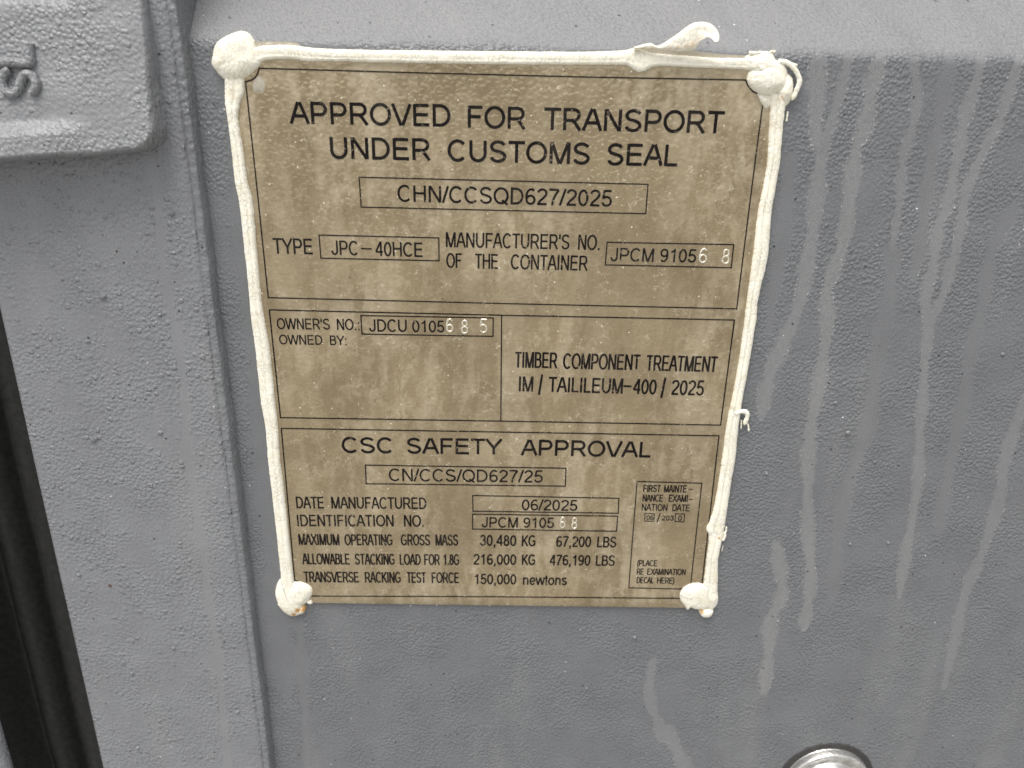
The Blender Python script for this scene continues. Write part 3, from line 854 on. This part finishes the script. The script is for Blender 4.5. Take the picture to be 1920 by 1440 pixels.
def blob(poly, H, lift=0.0, seed=0, power=0.55, lump=0.16, rust=(), swirl=0.0, name='sealant_dab', mat=None):
    """a dab of sealant with the traced outline, domed"""
    p = np.array(poly, float)
    c = p.mean(0)
    q = np.vstack([p[-1:], p, p[:2]])
    loop = resample(q, (len(q) - 1) * 8 + 1)[8:-8]
    n = len(loop); rings = 16
    r_mean = np.hypot(*(loop - c).T).min() * 0.95
    v = []; ru = []
    for k in range(rings + 1):
        f = 0.03 + 1.07 * k / rings
        for j in range(n):
            wob = 1 + 0.02 * nz(j * 0.6, seed, 3.0)
            dv = loop[j] - c; rj = math.hypot(*dv); w_ = min(1.0, f) ** 2
            px = c + dv / rj * (rj * w_ + r_mean * (1 - w_)) * f * (1 + (wob - 1) * w_)
            w = P(px[0], px[1])
            if f <= 1:
                y = -H * (1 - f ** 2.4) ** power - lift
                y -= H * lump * (1 - f ** 4) * (nz(px[0] * 0.035, px[1] * 0.035, seed) + 0.25 * nz(px[0] * 0.11, px[1] * 0.11, seed + 5))
                y += H * swirl * math.sin(f * 9) * 0.12
                y += 0.0003
            else:
                y = 0.0003 - lift + (f - 1) / 0.10 * (0.004 + lift)
            v.append((w.x, y, w.z))
            r_ = 0.0
            for (rx, ry, rr) in rust:
                r_ = max(r_, 1.2 - math.hypot(px[0] - rx, px[1] - ry) / rr)
            ru.append(r_)
    fs = [(k * n + j, k * n + (j + 1) % n, (k + 1) * n + (j + 1) % n, (k + 1) * n + j) for k in range(rings) for j in range(n)]
    fs.append(tuple(range(n - 1, -1, -1)))
    o = mesh(name, np.array(v), fs, mat or M_seal, pl)
    set_attr(o, 'rust', ru)
    return o

def cr(ox, oy, sc, pts): return [(ox + x / sc, oy + y / sc) for x, y in pts]

bead([(468,89,474,124),(500,85,503,113),(545,84,545,112),(575,89,575,116),(620,92,620,116),(700,94,700,117.5),(800,95,800,119.5),(900,96.3,900,121),(1000,97,1000,122),(1100,97.5,1100,122.5),(1160,95.5,1160,122.5),(1177,94,1177,124),(1188,92,1188,132),(1199,92,1199,136.5),(1212,96,1212,133),(1230,100,1232,124.5),(1294,104.5,1294,127),(1340,108,1340,128.5),(1395,109,1392,131),(1425,112,1420,134)],
     0.0015, 0.62, 0.14, 520, 1)
bead([(459,130,420,130),(459,156,420.5,156),(458,175,420.5,175),(451,193,421.6,193),(447.5,221,426,221),(452,250,430,250),(457,280,433.6,280),(465,340,440,340),(475,380,448,380),(481,450,456,450),(490,550,466.5,550),(497,600,470.6,600),(506,650,477.6,650),(512,705,483.5,705),(517,756,489,756),(522,800,497,800),(526,860,502,860),(531.5,900,506.4,900),(542,1000,518,1000),(551,1080,526,1080),(555,1105,528,1105)],
     0.0015, 0.42, 0.22, 520, 2)
bead([(1440,175,1478,175),(1443,200,1473,200),(1441,240,1468,240),(1438,300,1463,300),(1430,350,1455,350),(1420,400,1446.7,400),(1410.7,480,1440,480),(1400,560,1422,560),(1395,600,1418,600),(1384,680,1405,680),(1371,750,1392,750),(1366,772,1389,772),(1361,800,1385,800),(1353,860,1379,860),(1347,900,1372,900),(1338,950,1364.6,950),(1330,975,1361,975),(1323.5,991,1358.5,991),(1328.5,1008,1355,1008),(1323.7,1050,1347,1050),(1319,1090,1346.5,1090),(1316,1115,1345.5,1115)],
     0.0017, 0.45, 0.36, 520, 3, rust=((1347,1006,4),))

# corner dabs over the rivets
blob(cr(380,40,4.571,[(215,120),(300,97),(370,120),(420,165),(455,215),(485,300),(500,370),(440,430),(400,470),(330,500),(270,520),(200,505),(140,460),(110,420),(75,370),(85,280),(105,200),(150,155)]), 0.0034, 0, 11, lump=0.2, power=0.5)
blob(cr(1120,20,4.364,[(1180,400),(1260,360),(1350,335),(1430,345),(1460,400),(1520,430),(1560,500),(1545,600),(1400,600),(1290,540),(1240,490),(1190,465)]), 0.0032, 0, 12, lump=0.2)
blob(cr(1120,20,4.364,[(1540,520),(1595,540),(1605,620),(1590,720),(1545,785),(1490,800),(1450,740),(1460,660),(1510,600)]), 0.0024, 0, 13, rust=((1462,184,6),(1465,190,5)))
blob(cr(1120,20,4.364,[(1310,670),(1420,690),(1432,760),(1385,806),(1350,775),(1322,720)]), 0.0018, 0, 14)
blob(cr(1120,20,4.364,[(1220,560),(1235,500),(1300,455),(1400,435),(1500,460),(1545,540),(1545,610),(1500,665),(1400,695),(1300,670),(1240,620)]), 0.0038, 0.0004, 15, swirl=0.25, lump=0.2)
blob(cr(480,1020,4.571,[(215,310),(165,400),(175,480),(215,560),(280,612),(345,620),(390,590),(400,540),(380,440),(330,330)]), 0.0024, 0, 16, rust=((552,1150,7),(560,1142,9)))
blob(cr(480,1020,4.571,[(330,318),(420,330),(480,370),(487,420),(455,480),(400,525),(340,540),(280,500),(255,430),(275,360)]), 0.0029, 0, 17, swirl=0.3)
blob(cr(480,1020,4.571,[(380,545),(405,530),(424,552),(415,585),(385,602),(362,590)]), 0.0016, 0, 18, rust=((570,1141,9),))
blob(cr(480,1020,4.571,[(430,490),(462,476),(484,490),(486,510),(466,516),(440,508)]), 0.0012, 0, 19)
blob(cr(1160,880,4.5,[(720,955),(800,958),(835,1030),(840,1110),(820,1160),(775,1190),(730,1120)]), 0.0022, 0, 20)
blob(cr(1160,880,4.5,[(510,1060),(530,1010),(580,970),(650,952),(720,962),(768,1000),(785,1080),(770,1150),(720,1182),(640,1176),(600,1160),(575,1185),(555,1150),(522,1110)]), 0.0022, 0, 21, power=0.36, lump=0.16)
blob(cr(1160,880,4.5,[(680,1200),(700,1180),(780,1178),(802,1200),(780,1240),(735,1250),(700,1240)]), 0.0018, 0, 22, rust=((1315,1145,6),))
# clear-ish dab under the upper left rivet
blob(cr(380,40,4.571,[(490,440),(520,490),(545,540),(538,600),(515,640),(490,610),(450,620),(425,590),(418,530),(445,480)]), 0.0006, 0, 23, mat=M_smear, name='sealant_smear')
set_attr(bpy.data.objects[pl.children[-1].name], 'cover', [0.55] * len(pl.children[-1].data.vertices))

# thin smears left where sealant was pulled away
def smear(edges, cover, n=120, y=None):
    e = resample(edges, n); nu = 7
    yy = Y_PANEL - 0.0006 if y is None else y
    v = []; cv = []
    for k in range(n):
        a, b = P(e[k][0], e[k][1], yy), P(e[k][2], e[k][3], yy)
        for j in range(nu):
            t = j / (nu - 1)
            q = a + (b - a) * t
            base = panel_y(q.z)
            v.append((q.x, min(base, yy + 0.0004) - 0.0003 if y is None else yy, q.z)); cv.append(cover * (1 - abs(2 * t - 1) ** 2) + 0.15 * nz(k * 0.2, t * 3))
    o = mesh('sealant_smear', np.array(v), gridfaces(n, nu, True), M_smear, pl)
    set_attr(o, 'cover', cv); set_attr(o, 'rust', [0] * len(v))
smear([(476,78,476,88),(500,77,505,86),(540,78,545,85),(560,81,560,87)], 0.35, y=0.0004)
smear([(1196,91,1196,97),(1240,94,1240,102),(1300,96,1300,107),(1350,101,1350,109),(1398,104,1398,110)], 0.05, y=0.0003)

# curled flap of loose sealant at the top edge
fl_top = resample(cr(1120,20,4.364,[(300,296),(430,265),(500,285),(640,200),(720,140),(790,100),(870,92),(940,115),(985,165),(998,215),(990,250)]), 60)
fl_bot = resample(cr(1120,20,4.364,[(300,318),(430,318),(560,324),(700,332),(770,332),(812,305),(835,265),(868,238),(905,220),(935,232),(965,258)]), 60)
v = []; nu = 9
for layer in (0, 1):
    for k in range(60):
        for j in range(nu):
            t = j / (nu - 1)
            lift = 0.0010 + 0.0075 * (k / 59) ** 1.3
            thick = 0.0018 * (1 - (2 * t - 1) ** 2) ** 0.5
            cup = 0.0022 * (2 * t - 1) ** 2
            yy = -(lift) - cup * (k / 59) - (thick if layer == 0 else -0.0002) + 0.0003 * nz(k * 0.25, t * 4)
            px = fl_top[k] + (fl_bot[k] - fl_top[k]) * t
            v.append(tuple(P(px[0], px[1], yy)))
f = gridfaces(60, nu, True)
n0 = 60 * nu
f2 = [tuple(i + n0 for i in q)[::-1] for q in f]
rim = []
for k in range(59):
    for j in (0, nu - 1):
        a, b = k * nu + j, (k + 1) * nu + j
        rim.append((a, b, b + n0, a + n0) if j == 0 else (b, a, a + n0, b + n0))
for j in range(nu - 1):
    for k in (0, 59):
        a, b = k * nu + j, k * nu + j + 1
        rim.append((a, b, b + n0, a + n0))
o = mesh('sealant_flap', np.array(v), f + f2 + rim, M_seal, pl)
set_attr(o, 'rust', [max(0, 0.55 - abs(i % nu - 6) * 0.2) if (i // nu) % 60 < 40 else 0 for i in range(len(v))])

# stringy strands
def strand(px, r, y0=-0.0006, n=40):
    p = resample(px, n)
    q = [P(a, b, y0) for a, b in p]
    rr = [r * (0.75 + 0.5 * abs(nz(k * 0.3, r * 1e4))) * (1 if k < n - 6 else (n - k) / 6) for k in range(n)]
    o = tube('sealant_strand', q, rr, M_seal, pl, 8, 0.7)
    set_attr(o, 'rust', [0] * len(o.data.vertices))
strand(cr(1120,20,4.364,[(1480,420),(1540,420),(1600,460),(1640,520),(1655,580),(1635,640),(1610,700),(1590,735)]), 0.0012, -0.0010)
strand(cr(1120,20,4.364,[(1560,430),(1600,435),(1640,450)]), 0.0005, -0.0004)
strand(cr(1120,20,4.364,[(1240,345),(1300,350),(1340,345)]), 0.0009, -0.0006)
strand(cr(1120,20,4.364,[(1400,350),(1430,335),(1460,338)]), 0.0006, -0.0006)
strand(cr(1120,20,4.364,[(1558,825),(1552,870),(1545,910)]), 0.0005, 0.001)
strand(cr(920,540,3.556,[(1630,840),(1660,825),(1700,825),(1712,850),(1700,890),(1690,915)]), 0.0013, -0.0012)
strand(cr(920,540,3.556,[(1690,900),(1715,910),(1722,960)]), 0.0005, -0.0006)
strand(cr(920,540,3.556,[(1672,880),(1670,940)]), 0.0004, 0.0)
strand(cr(1160,880,4.5,[(880,545),(905,520),(908,480)]), 0.0006, 0.0004)
strand(cr(1160,880,4.5,[(880,600),(895,560),(890,530)]), 0.0009, -0.0004)
strand(cr(1160,880,4.5,[(870,690),(882,640)]), 0.0003, 0.0008)
strand(cr(480,1020,4.571,[(190,515),(230,545),(270,570),(300,580)]), 0.0006, -0.0008)

# ------------------------------------------------------------------ zinc bolt with washer, lower right
BC = P(1553, 1474, -0.003)
bt = thing('bolt', 'zinc plated bolt head with round washer on the grey door sheet', 'bolt', (BC.x, Y_PANEL, BC.z))
R = 78 / (F_PX / (AF.dot(Vector((BC.x, -0.003, BC.z)) - CAM)))
print('bolt radius', R)
def lathe(name, prof, mat, seg=72, knurl=None):
    v = []; f = []
    for k, (r, y) in enumerate(prof):
        for s in range(seg):
            a = 2 * math.pi * s / seg
            rr = r * (1 + (knurl * (0.5 * math.sin(s * 9) + nz(s * 1.7, k)) if knurl and 0 < k < len(prof) - 1 and r > R * 0.9 else 0))
            v.append((BC.x + rr * math.cos(a), y, BC.z + rr * math.sin(a)))
    for k in range(len(prof) - 1):
        for s in range(seg):
            f.append((k * seg + s, (k + 1) * seg + s, (k + 1) * seg + (s + 1) % seg, k * seg + (s + 1) % seg))
    f.append(tuple(range(seg))[::-1]) ; f.append(tuple((len(prof) - 1) * seg + s for s in range(seg)))
    return mesh(name, np.array(v), f, mat, bt)
lathe('joint_ring', [(R * 1.16, Y_PANEL + 0.002), (R * 1.15, Y_PANEL - 0.0003), (R * 1.10, Y_PANEL - 0.0007), (R * 0.9, Y_PANEL - 0.0008)], M_dark)  # flat dark ring around the foot of the washer
lathe('washer', [(R, Y_PANEL), (R, -0.0005), (R * 1.0, -0.0028), (R * 0.985, -0.0035), (R * 0.95, -0.0038), (R * 0.90, -0.0036), (R * 0.82, -0.0024), (R * 0.74, -0.0020), (R * 0.3, -0.0020)], M_zinc, 90, 0.006)
lathe('bolt_head', [(R * 0.70, -0.0018), (R * 0.70, -0.0040), (R * 0.66, -0.0058), (R * 0.56, -0.0074), (R * 0.40, -0.0084), (R * 0.2, -0.0088), (R * 0.02, -0.0089)], M_zinc)
